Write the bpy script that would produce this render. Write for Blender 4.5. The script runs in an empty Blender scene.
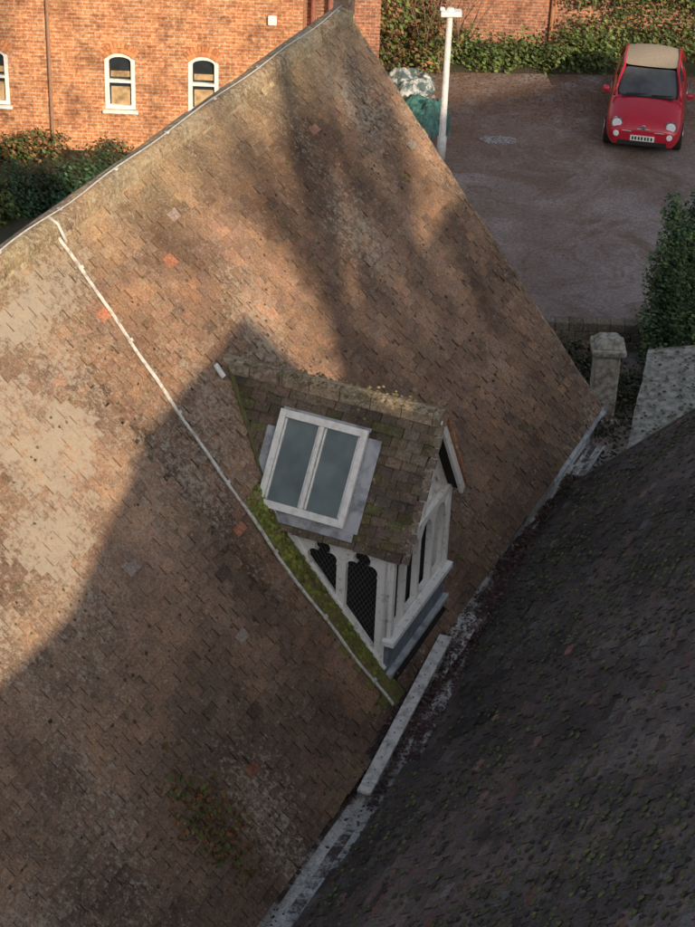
import bpy, bmesh, math, random
import numpy as np
from mathutils import Vector, Matrix, noise
random.seed(7); rng=np.random.default_rng(7)
sc=bpy.context.scene
V=Vector
TH=math.radians(23.1); AL=math.radians(50.5); AR=math.radians(46.5)
r=V((math.sin(TH),math.cos(TH),0)); h=V((math.cos(TH),-math.sin(TH),0)); zz=V((0,0,1))
UG=-5.129
def W(s,u,z): return r*s+h*(u+UG)+zz*z
TL=math.tan(AL); TR=math.tan(AR)
def Lz(u): return 5.0-u*TL
def Rz(u): return 4.51+u*TR

# ---------------- materials ----------------
def newmat(name):
    m=bpy.data.materials.new(name); m.use_nodes=True
    nt=m.node_tree; b=nt.nodes["Principled BSDF"]
    return m,nt,b
def N(nt,t,**k):
    n=nt.nodes.new(t)
    for a,v in k.items(): setattr(n,a,v)
    return n
def ramp(nt,src,stops):
    n=nt.nodes.new("ShaderNodeValToRGB")
    e=n.color_ramp.elements
    while len(e)<len(stops): e.new(.5)
    for i,(p,c) in enumerate(stops):
        e[i].position=p; e[i].color=(c if len(c)==4 else (*c,1))
    nt.links.new(src,n.inputs[0]); return n.outputs[0]
def mixc(nt,fac,a,b,mode='MIX'):
    n=nt.nodes.new("ShaderNodeMix"); n.data_type='RGBA'; n.blend_type=mode
    for s,v in ((0,fac),(6,a),(7,b)):
        if hasattr(v,"is_output"): nt.links.new(v,n.inputs[s])
        else: n.inputs[s].default_value=(v if s==0 else (*v,1) if len(v)==3 else v)
    return n.outputs[2]
def noi(nt,scale,detail=4,rough=.6,vec=None,dist=0):
    n=N(nt,"ShaderNodeTexNoise"); n.inputs["Scale"].default_value=scale
    n.inputs["Detail"].default_value=min(detail,4); n.inputs["Roughness"].default_value=rough
    n.inputs["Distortion"].default_value=dist
    if vec is None:
        g=N(nt,"ShaderNodeNewGeometry"); vec=g.outputs["Position"]
    nt.links.new(vec,n.inputs["Vector"]); return n.outputs["Fac"]
def bump(nt,b,h_,st=.4,d=.01):
    n=N(nt,"ShaderNodeBump"); n.inputs["Strength"].default_value=st; n.inputs["Distance"].default_value=d
    nt.links.new(h_,n.inputs["Height"]); nt.links.new(n.outputs[0],b.inputs["Normal"])
def simple(name,c,rough=.7,var=.25,scale=12,metal=0,bmp=.2,spec=.4,col2=None,thr=(.45,.65)):
    m,nt,b=newmat(name)
    f=noi(nt,scale,6,.65)
    c2=col2 or tuple(x*(1-var) for x in c)
    o=ramp(nt,f,[(thr[0],c),(thr[1],c2)])
    nt.links.new(o,b.inputs["Base Color"]); b.inputs["Roughness"].default_value=rough
    b.inputs["Metallic"].default_value=metal; b.inputs["Specular IOR Level"].default_value=spec
    if bmp: bump(nt,b,noi(nt,scale*4,3),bmp,.01)
    return m
def tilemat(name,lich=(.46,.41,.33),lthr=.63,moss=(.08,.085,.035),mthr=.70,grain=1.0,lmax=.75):
    m,nt,b=newmat(name)
    a=N(nt,"ShaderNodeAttribute"); a.attribute_name="Col"
    fine=noi(nt,46,4,.85)
    o=mixc(nt,1.0,a.outputs["Color"],ramp(nt,fine,[(.32,(.5,.49,.48)),(.5,(1,1,1)),(.70,(1.7,1.65,1.55))]),'MULTIPLY')
    big=noi(nt,1.3,4,.75)
    o=mixc(nt,1.0,o,ramp(nt,big,[(.35,(.66,.65,.66)),(.5,(1,1,1)),(.64,(1.34,1.28,1.2))]),'MULTIPLY')
    lf=noi(nt,19,4,.85)
    mth=N(nt,"ShaderNodeMath",operation='MULTIPLY_ADD'); nt.links.new(a.outputs["Alpha"],mth.inputs[0]); mth.inputs[1].default_value=.3
    nt.links.new(lf,mth.inputs[2])
    o=mixc(nt,ramp(nt,mth.outputs[0],[(lthr,(0,0,0)),(lthr+.12,(lmax,lmax,lmax))]),o,lich)
    mf=noi(nt,8,4,.85)
    o=mixc(nt,ramp(nt,mf,[(mthr-.06,(0,0,0)),(mthr+.06,(.7,.7,.7))]),o,moss)
    nt.links.new(o,b.inputs["Base Color"]); b.inputs["Roughness"].default_value=.88
    b.inputs["Specular IOR Level"].default_value=.25
    bump(nt,b,fine,.8*grain,.016)
    return m
M_tile=tilemat("clay_tile_weathered")
M_tileR=tilemat("clay_tile_dark",lich=(.26,.25,.23),lthr=.70,moss=(.065,.07,.035),mthr=.62)
M_tileD=tilemat("clay_tile_mossy",lthr=.68,moss=(.11,.105,.045),mthr=.62)
M_ridge=tilemat("ridge_tile",lich=(.52,.46,.34),lthr=.58,mthr=.64)
M_under=simple("roof_underlay",(.025,.02,.018),.95)
M_stone=simple("lichen_stone",(.46,.44,.39),.9,col2=(.17,.16,.13),scale=11,bmp=.8,thr=(.36,.64))
M_stoned=simple("dark_stone",(.22,.2,.17),.9,col2=(.07,.07,.06),scale=6,bmp=.6)
M_lead=simple("lead_sheet",(.42,.44,.47),.6,col2=(.2,.21,.23),scale=7,bmp=.3)
M_leadD=simple("lead_dark",(.19,.23,.28),.55,col2=(.11,.13,.16),scale=8,bmp=.3)
M_white=simple("flaking_white_paint",(.84,.84,.82),.55,col2=(.38,.36,.32),scale=18,bmp=.35,thr=(.56,.72))
M_whiteclean=simple("white_paint",(.86,.86,.83),.45,col2=(.70,.68,.64),scale=14,bmp=.1)
def gutmat():
    m,nt,b=newmat("gutter_lead_and_debris")
    a=N(nt,"ShaderNodeAttribute"); a.attribute_name="Col"
    f=noi(nt,6,4,.85)
    mth=N(nt,"ShaderNodeMath",operation='ADD'); nt.links.new(a.outputs["Color"],mth.inputs[0]); nt.links.new(f,mth.inputs[1])
    o=ramp(nt,mth.outputs[0],[(.52,(.66,.66,.64)),(.64,(.36,.35,.34)),(.74,(.10,.075,.07))])
    o=mixc(nt,1.0,o,ramp(nt,noi(nt,40,4,.85),[(.35,(.5,.5,.5)),(.62,(1.2,1.2,1.2))]),'MULTIPLY')
    nt.links.new(o,b.inputs["Base Color"]); b.inputs["Roughness"].default_value=.85
    bump(nt,b,noi(nt,30,4,.8),.8,.03); return m
M_gut=gutmat()
def attrmat(name,rough=.8):
    m,nt,b=newmat(name); a=N(nt,"ShaderNodeAttribute"); a.attribute_name="Col"
    nt.links.new(a.outputs["Color"],b.inputs["Base Color"]); b.inputs["Roughness"].default_value=rough
    b.inputs["Specular IOR Level"].default_value=.3
    return m
M_leaf=attrmat("leaves",.6)
M_litter=attrmat("leaf_litter",.85)
def brickmat(name,c1,c2,mort):
    m,nt,b=newmat(name)
    tc=N(nt,"ShaderNodeTexCoord"); sp=N(nt,"ShaderNodeSeparateXYZ"); cb=N(nt,"ShaderNodeCombineXYZ")
    nt.links.new(tc.outputs["Object"],sp.inputs[0])
    ad=N(nt,"ShaderNodeMath",operation='ADD'); nt.links.new(sp.outputs[0],ad.inputs[0]); nt.links.new(sp.outputs[1],ad.inputs[1])
    nt.links.new(ad.outputs[0],cb.inputs[0]); nt.links.new(sp.outputs[2],cb.inputs[1])
    br=N(nt,"ShaderNodeTexBrick"); nt.links.new(cb.outputs[0],br.inputs["Vector"])
    br.inputs["Scale"].default_value=1; br.inputs["Brick Width"].default_value=.225; br.inputs["Row Height"].default_value=.075
    br.inputs["Mortar Size"].default_value=.009; br.inputs["Mortar Smooth"].default_value=.2; br.inputs["Bias"].default_value=0
    br.inputs["Color1"].default_value=(*c1,1); br.inputs["Color2"].default_value=(*c2,1); br.inputs["Mortar"].default_value=(*mort,1)
    o=mixc(nt,1.0,br.outputs["Color"],ramp(nt,noi(nt,1.6,4,.8),[(.32,(.55,.5,.48)),(.5,(1,1,1)),(.68,(1.3,1.28,1.2))]),'MULTIPLY')
    o=mixc(nt,1.0,o,ramp(nt,noi(nt,12,3,.8),[(.33,(.52,.49,.47)),(.67,(1.45,1.43,1.38))]),'MULTIPLY')
    nt.links.new(o,b.inputs["Base Color"]); b.inputs["Roughness"].default_value=.9
    bump(nt,b,br.outputs["Fac"],-.5,.01); return m
M_brick=brickmat("orange_brick",(.56,.26,.12),(.40,.155,.07),(.48,.38,.28))
M_brick2=brickmat("garden_brick",(.36,.15,.09),(.24,.11,.075),(.34,.27,.21))
def glassmat(name,c=(.02,.025,.03),rough=.08):
    m,nt,b=newmat(name); f=noi(nt,3,3)
    nt.links.new(ramp(nt,f,[(.3,c),(.7,tuple(x*1.8 for x in c))]),b.inputs["Base Color"])
    b.inputs["Roughness"].default_value=rough; b.inputs["Specular IOR Level"].default_value=.8; return m
M_glass=glassmat("window_glass")
M_sky=glassmat("skylight_glass",(.085,.11,.11),.25)
M_black=simple("black_mesh",(.016,.016,.016),.8)
M_wood=simple("bark",(.12,.09,.06),.9,scale=8,bmp=.5)

# ---------------- mesh builder ----------------
class MB:
    def __init__(s): s.v=[];s.f=[];s.c=[];s.m=[]
    def add(s,vs,fs,col=(.5,.5,.5,0),mi=0):
        o=len(s.v); s.v.extend([tuple(x) for x in vs])
        for f in fs: s.f.append([o+i for i in f]); s.c.append(col); s.m.append(mi)
    def hexa(s,p,col=(.5,.5,.5,0),mi=0,skip=()):
        F=[(0,3,2,1),(4,5,6,7),(0,1,5,4),(1,2,6,5),(2,3,7,6),(3,0,4,7)]
        s.add(p,[f for i,f in enumerate(F) if i not in skip],col,mi)
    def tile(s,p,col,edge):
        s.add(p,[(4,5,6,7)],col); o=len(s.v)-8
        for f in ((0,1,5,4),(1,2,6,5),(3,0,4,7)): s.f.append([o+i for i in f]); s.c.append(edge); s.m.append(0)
    def box(s,c,ax,dim,col=(.5,.5,.5,0),mi=0):
        a,b,d=[V(x).normalized()*(k/2) for x,k in zip(ax,dim)]; c=V(c)
        s.hexa([c-a-b-d,c+a-b-d,c+a+b-d,c-a+b-d,c-a-b+d,c+a-b+d,c+a+b+d,c-a+b+d],col,mi)
    def tube(s,pts,rad,n=8,col=(.5,.5,.5,0),mi=0,cap=True):
        pts=[V(p) for p in pts]; rs=rad if isinstance(rad,(list,tuple)) else [rad]*len(pts)
        o=len(s.v)
        for i,p in enumerate(pts):
            d=(pts[min(i+1,len(pts)-1)]-pts[max(i-1,0)]).normalized()
            a=d.cross(V((0,0,1)));
            if a.length<.05: a=d.cross(V((0,1,0)))
            a.normalize(); b=d.cross(a)
            for k in range(n):
                t=2*math.pi*k/n; s.v.append(tuple(p+(a*math.cos(t)+b*math.sin(t))*rs[i]))
        for i in range(len(pts)-1):
            for k in range(n):
                s.f.append([o+i*n+k,o+i*n+(k+1)%n,o+(i+1)*n+(k+1)%n,o+(i+1)*n+k]); s.c.append(col); s.m.append(mi)
        if cap:
            s.f.append([o+k for k in range(n)][::-1]); s.c.append(col); s.m.append(mi)
            s.f.append([o+(len(pts)-1)*n+k for k in range(n)]); s.c.append(col); s.m.append(mi)
    def obj(s,name,mats,parent=None,smooth=False,bevel=0,sub=0,fixn=True):
        me=bpy.data.meshes.new(name); me.from_pydata(s.v,[],s.f)
        for m in mats: me.materials.append(m)
        me.polygons.foreach_set("material_index",s.m)
        at=me.color_attributes.new("Col",'FLOAT_COLOR','CORNER')
        cols=[]
        for p,c in zip(me.polygons,s.c):
            c=tuple(c) if len(c)==4 else (*c,0)
            cols.extend(c*p.loop_total)
        at.data.foreach_set("color",cols)
        if smooth: me.polygons.foreach_set("use_smooth",[True]*len(me.polygons))
        me.update()
        if fixn:
            bm=bmesh.new(); bm.from_mesh(me); bmesh.ops.recalc_face_normals(bm,faces=bm.faces); bm.to_mesh(me); bm.free()
        o=bpy.data.objects.new(name,me); sc.collection.objects.link(o)
        if bevel:
            b=o.modifiers.new("b",'BEVEL'); b.width=bevel; b.segments=2; b.limit_method='ANGLE'
        if sub:
            b=o.modifiers.new("s",'SUBSURF'); b.levels=sub; b.render_levels=sub
        if parent: o.parent=parent
        return o
def empty(name,loc=(0,0,0)):
    e=bpy.data.objects.new(name,None); sc.collection.objects.link(e); e.location=loc; return e
def keep(o,parent):
    o.parent=parent; o.matrix_parent_inverse=Matrix.Translation(parent.location).inverted()
def panel2d(name,outer,holes,th,mat,origin,ax,ay,parent):
    cu=bpy.data.curves.new(name,'CURVE'); cu.dimensions='2D'; cu.fill_mode='BOTH'; cu.extrude=th/2
    for lp in [outer]+holes:
        sp=cu.splines.new('POLY'); sp.points.add(len(lp)-1)
        for p,q in zip(sp.points,lp): p.co=(q[0],q[1],0,1)
        sp.use_cyclic_u=True
    t=bpy.data.objects.new("tmp",cu); sc.collection.objects.link(t)
    bpy.context.view_layer.update()
    me=bpy.data.meshes.new_from_object(t.evaluated_get(bpy.context.evaluated_depsgraph_get()))
    bpy.data.objects.remove(t)
    az=ax.cross(ay)
    M=Matrix(((ax.x,ay.x,az.x,origin.x),(ax.y,ay.y,az.y,origin.y),(ax.z,ay.z,az.z,origin.z),(0,0,0,1)))
    me.transform(M); me.materials.clear(); me.materials.append(mat)
    o=bpy.data.objects.new(name,me); sc.collection.objects.link(o)
    if parent: o.parent=parent
    return o
def jit(c,a):
    k=1+random.uniform(-a,a); return tuple(max(0,x*k*(1+random.uniform(-a*.25,a*.25))) for x in c)
def mul(c,k): return tuple(x*k for x in c)
def blend(a,b,f): return tuple(x*(1-f)+y*f for x,y in zip(a,b))
def lerp(x,xs,ys): return float(np.interp(x,xs,ys))

# ---------------- tiles ----------------
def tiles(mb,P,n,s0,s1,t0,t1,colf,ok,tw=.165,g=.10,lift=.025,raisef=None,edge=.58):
    i=0;t=t0
    while t<t1:
        s=s0-(tw/2 if i%2 else 0)+random.uniform(-.012,.012)
        wob=random.uniform(-.004,.004)
        while s<s1:
            a=max(s,s0)+.0025; b=min(s+tw,s1)-.0025
            if b-a>.03 and ok((a+b)/2,t+g/2):
                wb=wob+.006*nz(s,t,.8,33)
                tl=t-random.uniform(0,.013)+wb; tu=min(t+g*1.35,t1+.03)
                l0=lift+random.uniform(-.006,.008)+(random.random()<.03)*.012; l1=.004
                rz=raisef((a+b)/2,t) if raisef else 0
                rk=random.uniform(-.007,.007)
                q=[(a,tl,-.002),(b,tl+rk,-.002),(b,tu,-.006),(a,tu,-.006),(a,tl,l0),(b,tl+rk,l0+random.uniform(-.006,.006)),(b,tu,l1),(a,tu,l1)]
                c=colf((a+b)/2,t+g/2)
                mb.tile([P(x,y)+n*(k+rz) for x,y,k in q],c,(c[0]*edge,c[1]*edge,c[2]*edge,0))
            s+=tw
        t+=g*random.uniform(.98,1.02); i+=1
def nz(x,y,sc_=1,o=0): return noise.noise(V((x*sc_+o,y*sc_,o*1.7)))

# left roof -----------------------------------------------------------
church=empty("tiled_roof")
nL=h*math.sin(AL)+zz*math.cos(AL); upL=-h*math.cos(AL)+zz*math.sin(AL)
SL=3.42/math.cos(AL)
def PL(s,t): u=-t*math.cos(AL); return W(s,u,Lz(u))
S0=4.5;S1=19.38
RZ=.20
def raiseL(s,t):
    sag=.03*nz(s,t,.5,21)
    if s>12.45: return sag
    return sag+RZ*min(1,max(0,(SL-.9-t)/2.0))
REDS=[(14.38,4.46),(13.08,4.46),(11.19,.83),(13.0,2.3)]
def colL(s,t):
    u=t/SL
    base=[(.272,.172,.116),(.255,.163,.113),(.288,.180,.118),(.24,.157,.113),(.262,.176,.128)]
    c=random.choice(base); c=jit(c,.11)
    k=1+.42*nz(s,t,.55,3)+.28*nz(s,t,1.7,5)+.3*nz(s*2.4,t*.35,1,17); c=mul(c,max(.55,k))
    al=.14+.55*max(0,nz(s,t,.8,11))+.4*max(0,nz(s*1.6,t*.4,1,27))
    if u>.84:
        f=(u-.84)/.16; c=blend(c,(.40,.32,.18),f*.5); al+=.25*f
    for (cs,ct,rs,rt,am) in ((11.6,4.0,.6,.5,1.0),(11.0,3.4,.55,.35,.8),(10.3,4.2,.7,.4,.6),(12.6,4.9,.8,.25,.4),(11.9,4.9,.5,.2,.5),(9.6,3.2,.5,.3,.5)):
        d=math.hypot((s-cs)/rs,(t-ct)/rt)+.5*nz(s*2,t*2,1.5,4)
        if d<1.0 : al+=am*(1-d*.5)*random.uniform(.5,1); c=blend(c,(.42,.35,.27),.4*(1-max(d,0)))
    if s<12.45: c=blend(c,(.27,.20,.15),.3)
    if t<2.6: c=mul(c,.56+.44*t/2.6)  # shade painted into the lower courses, deepest at the eaves
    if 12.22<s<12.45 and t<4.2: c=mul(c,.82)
    if 12.45<s<12.66 and t<4.2: c=mul(c,.62)  # shadow of the raised step put into the colour of the tiles beside it
    if 13.22<s<13.56 and t<2.35:
        f=random.uniform(.4,1); c=blend(c,(.15,.165,.04),f); al=.0
    for a,b in REDS:
        if abs(s-a)<.085 and abs(t-b)<.05: c=(.42,.19,.12); al=0
    if random.random()<.0015: c=jit((.34,.19,.13),.2)
    if random.random()<.003: c=jit((.30,.25,.22),.2)
    if random.random()<.03: c=mul(c,.74)
    return (*c,al)
def okL(s,t):
    if 13.56<s<14.84:
        u=-t*math.cos(AL)
        if u>-2.0 and t>.1 and abs(s-14.2)<(2.2+u)/2.2*1.2: return False
    return True
mb=MB()
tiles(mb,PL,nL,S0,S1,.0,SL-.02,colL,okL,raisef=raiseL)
mb.obj("roof_tiles",[M_tile],church,fixn=False)
mb=MB()
a=.04
mb.add([W(S0,0,Lz(0)-a),W(S1,0,Lz(0)-a),W(S1,-3.42,Lz(-3.42)-a),W(S0,-3.42,Lz(-3.42)-a)],[(0,1,2,3)])
mb.add([W(S0,-3.43,9.13),W(S1,-3.43,9.13),W(S1,-6.9,4.95),W(S0,-6.9,4.95)],[(0,1,2,3)])
mb.obj("roof_boarding",[M_under],church,fixn=False)
mb=MB()
gp=[(-.14,0),(-.14,4.9),(-3.42,8.95),(-6.7,4.9),(-6.7,0)]
s_=S1-.1
mb.add([W(s_,u,z) for u,z in gp],[(0,1,2,3,4)]); mb.add([W(S0,u,z) for u,z in gp],[(0,1,2,3,4)])
mb.add([W(S0,-.14,0),W(s_,-.14,0),W(s_,-.14,4.9),W(S0,-.14,4.9)],[(0,1,2,3)])
mb.add([W(S0,-6.7,0),W(s_,-6.7,0),W(s_,-6.7,4.9),W(S0,-6.7,4.9)],[(0,1,2,3)])
mb.obj("gable_wall",[M_brick2],church,fixn=False)
nB=-h*math.sin(AL)+zz*math.cos(AL)
def PB(s,t): u=-3.42-(SL-t)*math.cos(AL); return W(s,u,9.15-(SL-t)*math.sin(AL))
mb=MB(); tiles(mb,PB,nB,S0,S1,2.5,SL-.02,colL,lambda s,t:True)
mb.obj("far_slope_tiles",[M_tile],church,fixn=False)
mb=MB()
for i in range(40):
    t=i*SL/40; t2=(i+1)*SL/40
    rr0=lambda tt:RZ*min(1,max(0,(SL-.9-tt)/2.0))
    p=lambda tt,k:PL(12.445,tt)+nL*(rr0(tt)*k+.02*k-.03)
    mb.add([p(t,0),p(t2,0),p(t2,1),p(t,1)],[(0,1,2,3)],jit((.1,.07,.055),.2))
mb.obj("roof_step_edge",[M_tile],church,fixn=False)
mb=MB(); s=S0
while s<S1:
    e=min(s+.44,S1); c=jit(random.choice([(.30,.22,.14),(.33,.25,.155),(.27,.19,.125),(.31,.25,.17)]),.15)
    n=9;pts=[]
    dz=random.uniform(-.01,.01)
    for ss in (s+.006,e-.006):
        for k in range(n):
            a=math.pi*k/(n-1); rr=.115+random.uniform(-.002,.004)
            pts.append(W(ss,-3.42+math.cos(a)*rr*1.15,9.06+dz+math.sin(a)*rr*1.1+ (0 if 0<k<n-1 else -.05)))
    mb.add(pts,[(k,k+1,n+k+1,n+k) for k in range(n-1)]+[tuple(range(n)),tuple(range(n,2*n))],(*c,.35))
    s+=.44
mb.obj("ridge_tiles",[M_ridge],church,smooth=False)
mb=MB(); s=S0
while s<S1:
    e=s+.09; c=jit((.38,.31,.20),.25); d=-.05+.09*nz(s,0,2.5,6)+random.uniform(-.02,.02)
    mb.add([W(s,-3.30,Lz(-3.30)+.045),W(e,-3.30,Lz(-3.30)+.045),W(e,-3.24+d,Lz(-3.24+d)+.028),W(s,-3.24+d,Lz(-3.24+d)+.028)],[(0,1,2,3)],(*c,.3)); s=e
mb.obj("ridge_mortar",[M_ridge],church,fixn=False)
mb=MB(); t=0
while t<SL:
    c=jit((.24,.18,.13),.3)
    mb.box(PL(S1+.01+random.uniform(-.008,.008),t+.05)-nL*.015,(r,upL,nL),(.05,.098,.05+random.uniform(-.01,.01)),(*c,.2)); t+=.1
mb.obj("verge",[M_ridge],church)
mb=MB()
mb.box(W(S1+.03,-3.42,9.18),(r,h,zz),(.16,.2,.22),(.28,.2,.15,.2)); mb.box(W(S1+.03,-3.42,9.34),(r,h,zz),(.1,.12,.16),(.28,.2,.15,.2))
mb.tube([W(S1+.03,-3.42,9.4),W(S1+.03,-3.42,9.62)],[.07,.02],8,(.26,.2,.15,.2))
mb.obj("ridge_finial",[M_ridge],church,bevel=.015)
def scatter_bits(name,gen,n,parent,mat,size=(.01,.03),cols=((.03,.02,.015),),flat=.5):
    m=MB()
    for i in range(n):
        p,nn=gen()
        if p is None: continue
        a=V((random.gauss(0,1),random.gauss(0,1),random.gauss(0,1))).cross(nn).normalized(); b=nn.cross(a)
        sz=random.uniform(*size); b=(b+nn*random.uniform(-flat,flat)).normalized()
        c=jit(random.choice(cols),.3)
        p=p+nn*random.uniform(.002,sz*.5)
        m.add([p-a*sz,p-b*sz*.6,p+a*sz,p+b*sz*.6],[(0,1,2,3)],(*c,0))
    return m.obj(name,[mat],parent,fixn=False)
def moss(name,gen,n,parent,mat,size,cols):
    m=MB()
    for i in range(n):
        p,nn=gen()
        a=V((random.gauss(0,1),random.gauss(0,1),random.gauss(0,1))).cross(nn).normalized(); b=nn.cross(a)
        sz=random.uniform(*size); c=jit(random.choice(cols),.3)
        k=6;base=[p+(a*math.cos(2*math.pi*j/k)+b*math.sin(2*math.pi*j/k))*sz*random.uniform(.7,1.2) for j in range(k)]
        mid=[p+nn*sz*.45+(x-p)*.6 for x in base]
        m.add(base+mid+[p+nn*sz*.65],[(j,(j+1)%k,k+(j+1)%k,k+j) for j in range(k)]+[(k+j,k+(j+1)%k,2*k) for j in range(k)],(*c,0))
    return m.obj(name,[mat],parent,fixn=False,smooth=True)
def gL():
    s=random.uniform(8,19.3); t=random.random()**1.6*4.5
    return PL(s,t)+nL*(raiseL(s,t)+.018),nL
moss("roof_moss",gL,1500,church,M_litter,(.008,.022),((.10,.10,.04),(.12,.10,.06),(.07,.055,.04)))
def gT():
    s=random.gauss(10.45,.16); t=max(.3,random.gauss(.85,.25)); return PL(s,t)+nL*(raiseL(s,t)+.02),nL
scatter_bits("roof_weeds",gT,520,church,M_litter,(.015,.04),((.11,.065,.03),(.08,.10,.03),(.2,.10,.04)),flat=1.5)
def gS():
    s=random.uniform(13.24,13.54); t=random.uniform(.1,2.4); return PL(s,t)+nL*.015,nL
moss("mossy_strip",gS,380,church,M_litter,(.012,.035),((.16,.19,.035),(.12,.14,.035),(.20,.21,.05)))

# right roof -----------------------------------------------------------
rr_=empty("tiled_roof.001")
nR=-h*math.sin(AR)+zz*math.cos(AR)
def PR(s,t): u=t*math.cos(AR); return W(s,u,Rz(u))
def ue(s): return lerp(s,[8,12.3,12.7,13.3,14.6,16.1,17.5,18.3],[.50,.56,.62,.42,.22,.08,-.04,-.12])
def raiseR(s,t): return .09*min(1,max(0,(12.55-s)/.12))+.035*nz(s,t,.45,31)
def colR(s,t):
    c=random.choice([(.120,.096,.090),(.112,.092,.088),(.128,.100,.092),(.104,.090,.086)])
    c=jit(c,.16); k=1+.6*nz(s,t,.7,5)+.3*nz(s,t,2,9); c=mul(c,max(.45,k))
    q=random.random()
    if q<.03: c=jit((.18,.11,.10),.3)
    elif q<.05: c=jit((.16,.145,.145),.2)
    elif q<.053: c=jit((.30,.16,.13),.2)
    elif q<.10: c=mul(c,.65)
    return (*c,random.choice([0,.1,.25]))
mb=MB()
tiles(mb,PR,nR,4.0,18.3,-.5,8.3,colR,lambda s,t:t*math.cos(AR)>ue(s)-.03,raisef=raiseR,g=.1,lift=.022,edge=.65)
mb.obj("roof_tiles",[M_tileR],rr_,fixn=False)
mb=MB(); a=.045; ug=8.3*math.cos(AR)
ss=[4,8,12.3,12.7,13.3,14.6,16.1,17.5,18.3]
for x,y in zip(ss[:-1],ss[1:]):
    mb.add([W(x,ue(x),Rz(ue(x))-a),W(y,ue(y),Rz(ue(y))-a),W(y,ug,Rz(ug)-a),W(x,ug,Rz(ug)-a)],[(0,1,2,3)])
mb.add([W(4,ug,Rz(ug)-a),W(18.3,ug,Rz(ug)-a),W(18.3,ug*2,Rz(0)),W(4,ug*2,Rz(0))],[(0,1,2,3)])
mb.add([W(18.22,ue(18.2)+.05,0),W(18.22,ue(18.2)+.05,Rz(ue(18.2))-.05),W(18.22,ug,Rz(ug)-.06),W(18.22,ug*2,Rz(0)-.05),W(18.22,ug*2,0)],[(0,1,2,3,4)])
mb.obj("roof_boarding",[M_under],rr_,fixn=False)
mb=MB(); t=-.15
while t<8.3:
    mb.box(PR(18.31,t+.05)-nR*.01,(r,PR(0,1)-PR(0,0),nR),(.05,.098,.07),(*jit((.12,.10,.09),.3),.1)); t+=.1
mb.obj("verge",[M_tileR],rr_)
mb=MB()
for i in range(32):
    mb.tube([W(4+i*.45,ug,Rz(ug)-.02),W(4.44+i*.45,ug,Rz(ug)-.02)],.13,10,(*jit((.12,.09,.07),.2),.1))
mb.obj("ridge_tiles",[M_tileR],rr_)
def gR():
    while True:
        s=random.uniform(7.5,18.2); t=random.uniform(0,6.5)
        if t*math.cos(AR)<ue(s): continue
        k=.3+.7*max(0,nz(s,t,.6,9))*2.4
        if random.random()<k: break
    t=round(t/.1)*.1+random.uniform(-.012,.02)
    return PR(s,t)+nR*(raiseR(s,t)+.025),nR
moss("roof_moss",gR,9000,rr_,M_litter,(.010,.028),((.085,.095,.04),(.12,.13,.055),(.07,.07,.045),(.05,.045,.04)))

# gutter ---------------------------------------------------------------
gut=empty("valley_gutter")
def gz(s): return min(4.98,Rz(ue(s))+.02)
mb=MB(); n=110
def guc(s,k):
    b=lerp(s,[6,10.5,11.8,12.4,13.4,14.5,15.5,18.3],[-.03,.0,.05,.16,.18,.16,.14,.16])
    return b+.34*nz(s,k*.55,2.6,8)+(-.12 if k in (0,7) else 0)+(.12 if k<3 and s<12 else 0)
for i in range(n):
    s=4+(19.5-4)*i/n; e=4+(19.5-4)*(i+1)/n
    for k in range(8):
        def q(x,kk):
            u0=-.13;u1=max(ue(x),-.02)+.10; u=u0+(u1-u0)*kk/8
            prof=.05*abs(kk/8-.45)*2; return W(x,u,gz(x)+prof+.025*nz(x*3,kk*.7,1.3,4))
        g_=guc((s+e)/2,k)
        mb.add([q(s,k),q(e,k),q(e,k+1),q(s,k+1)],[(0,1,2,3)],(g_,g_,g_,0))
    g_=.05+.25*nz(s,3,2.5,2)
    mb.add([q(s,0),q(e,0),W(e,-.06,5.03),W(s,-.06,5.03)],[(0,1,2,3)],(g_,g_,g_,0))
mb.obj("lead_lining",[M_gut],gut,smooth=True,fixn=False)
def gG():
    while True:
        s=12.2+random.random()*6.5 if random.random()<.82 else random.uniform(7.5,12.6)
        u=random.uniform(-.12,max(ue(s),0)+.08)
        if s<12.6 : u=random.choice([random.gauss(-.03,.05),random.gauss(-.03,.05),random.gauss(.2,.15),random.gauss(ue(s),.04)])
        if nz(s,u*2,1.6,14)+random.uniform(-.25,.35)>-.02: break
    return W(s,u,gz(s)+.04+random.uniform(0,.03)),zz
scatter_bits("leaf_debris",gG,7500,gut,M_litter,(.010,.026),((.065,.038,.038),(.09,.05,.045),(.045,.03,.03),(.16,.10,.07),(.085,.05,.06)),flat=.8)
mb=MB()
for i in range(26):
    s=17.7+(19.42-17.7)*i/26; e=17.7+(19.42-17.7)*(i+1)/26; w1=.0+.03*nz(s,1,4)
    mb.hexa([W(s,-.03,4.99),W(e,-.03,4.99),W(e,.05+w1,4.93),W(s,.05+w1,4.93),W(s,-.03,5.02),W(e,-.03,5.02),W(e,.05+w1,4.96),W(s,.05+w1,4.96)])
mb.obj("lead_edge",[M_lead],gut)
mb=MB()
def gap(s,u): return 4.97+.07*nz(s,u,3,7)-.25*max(0,u+.05)
nn_=20
for i in range(nn_):
    for j in range(6):
        s=13.40+1.7*i/nn_; e=13.40+1.7*(i+1)/nn_; u=-.2+.42*j/6; v_=-.2+.42*(j+1)/6; g_=.03+.4*nz(s,u,4,1)
        mb.add([W(s,u,gap(s,u)+.12*(j==0)),W(e,u,gap(e,u)+.12*(j==0)),W(e,v_,gap(e,v_)),W(s,v_,gap(s,v_))],[(0,1,2,3)],(g_,g_,g_,0))
mb.obj("dormer_apron",[M_gut],gut,fixn=False,smooth=True)
def gA():
    s=random.uniform(13.3,15.2); u=random.uniform(-.12,.25); return W(s,u,gap(s,u)+.02),zz
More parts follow.
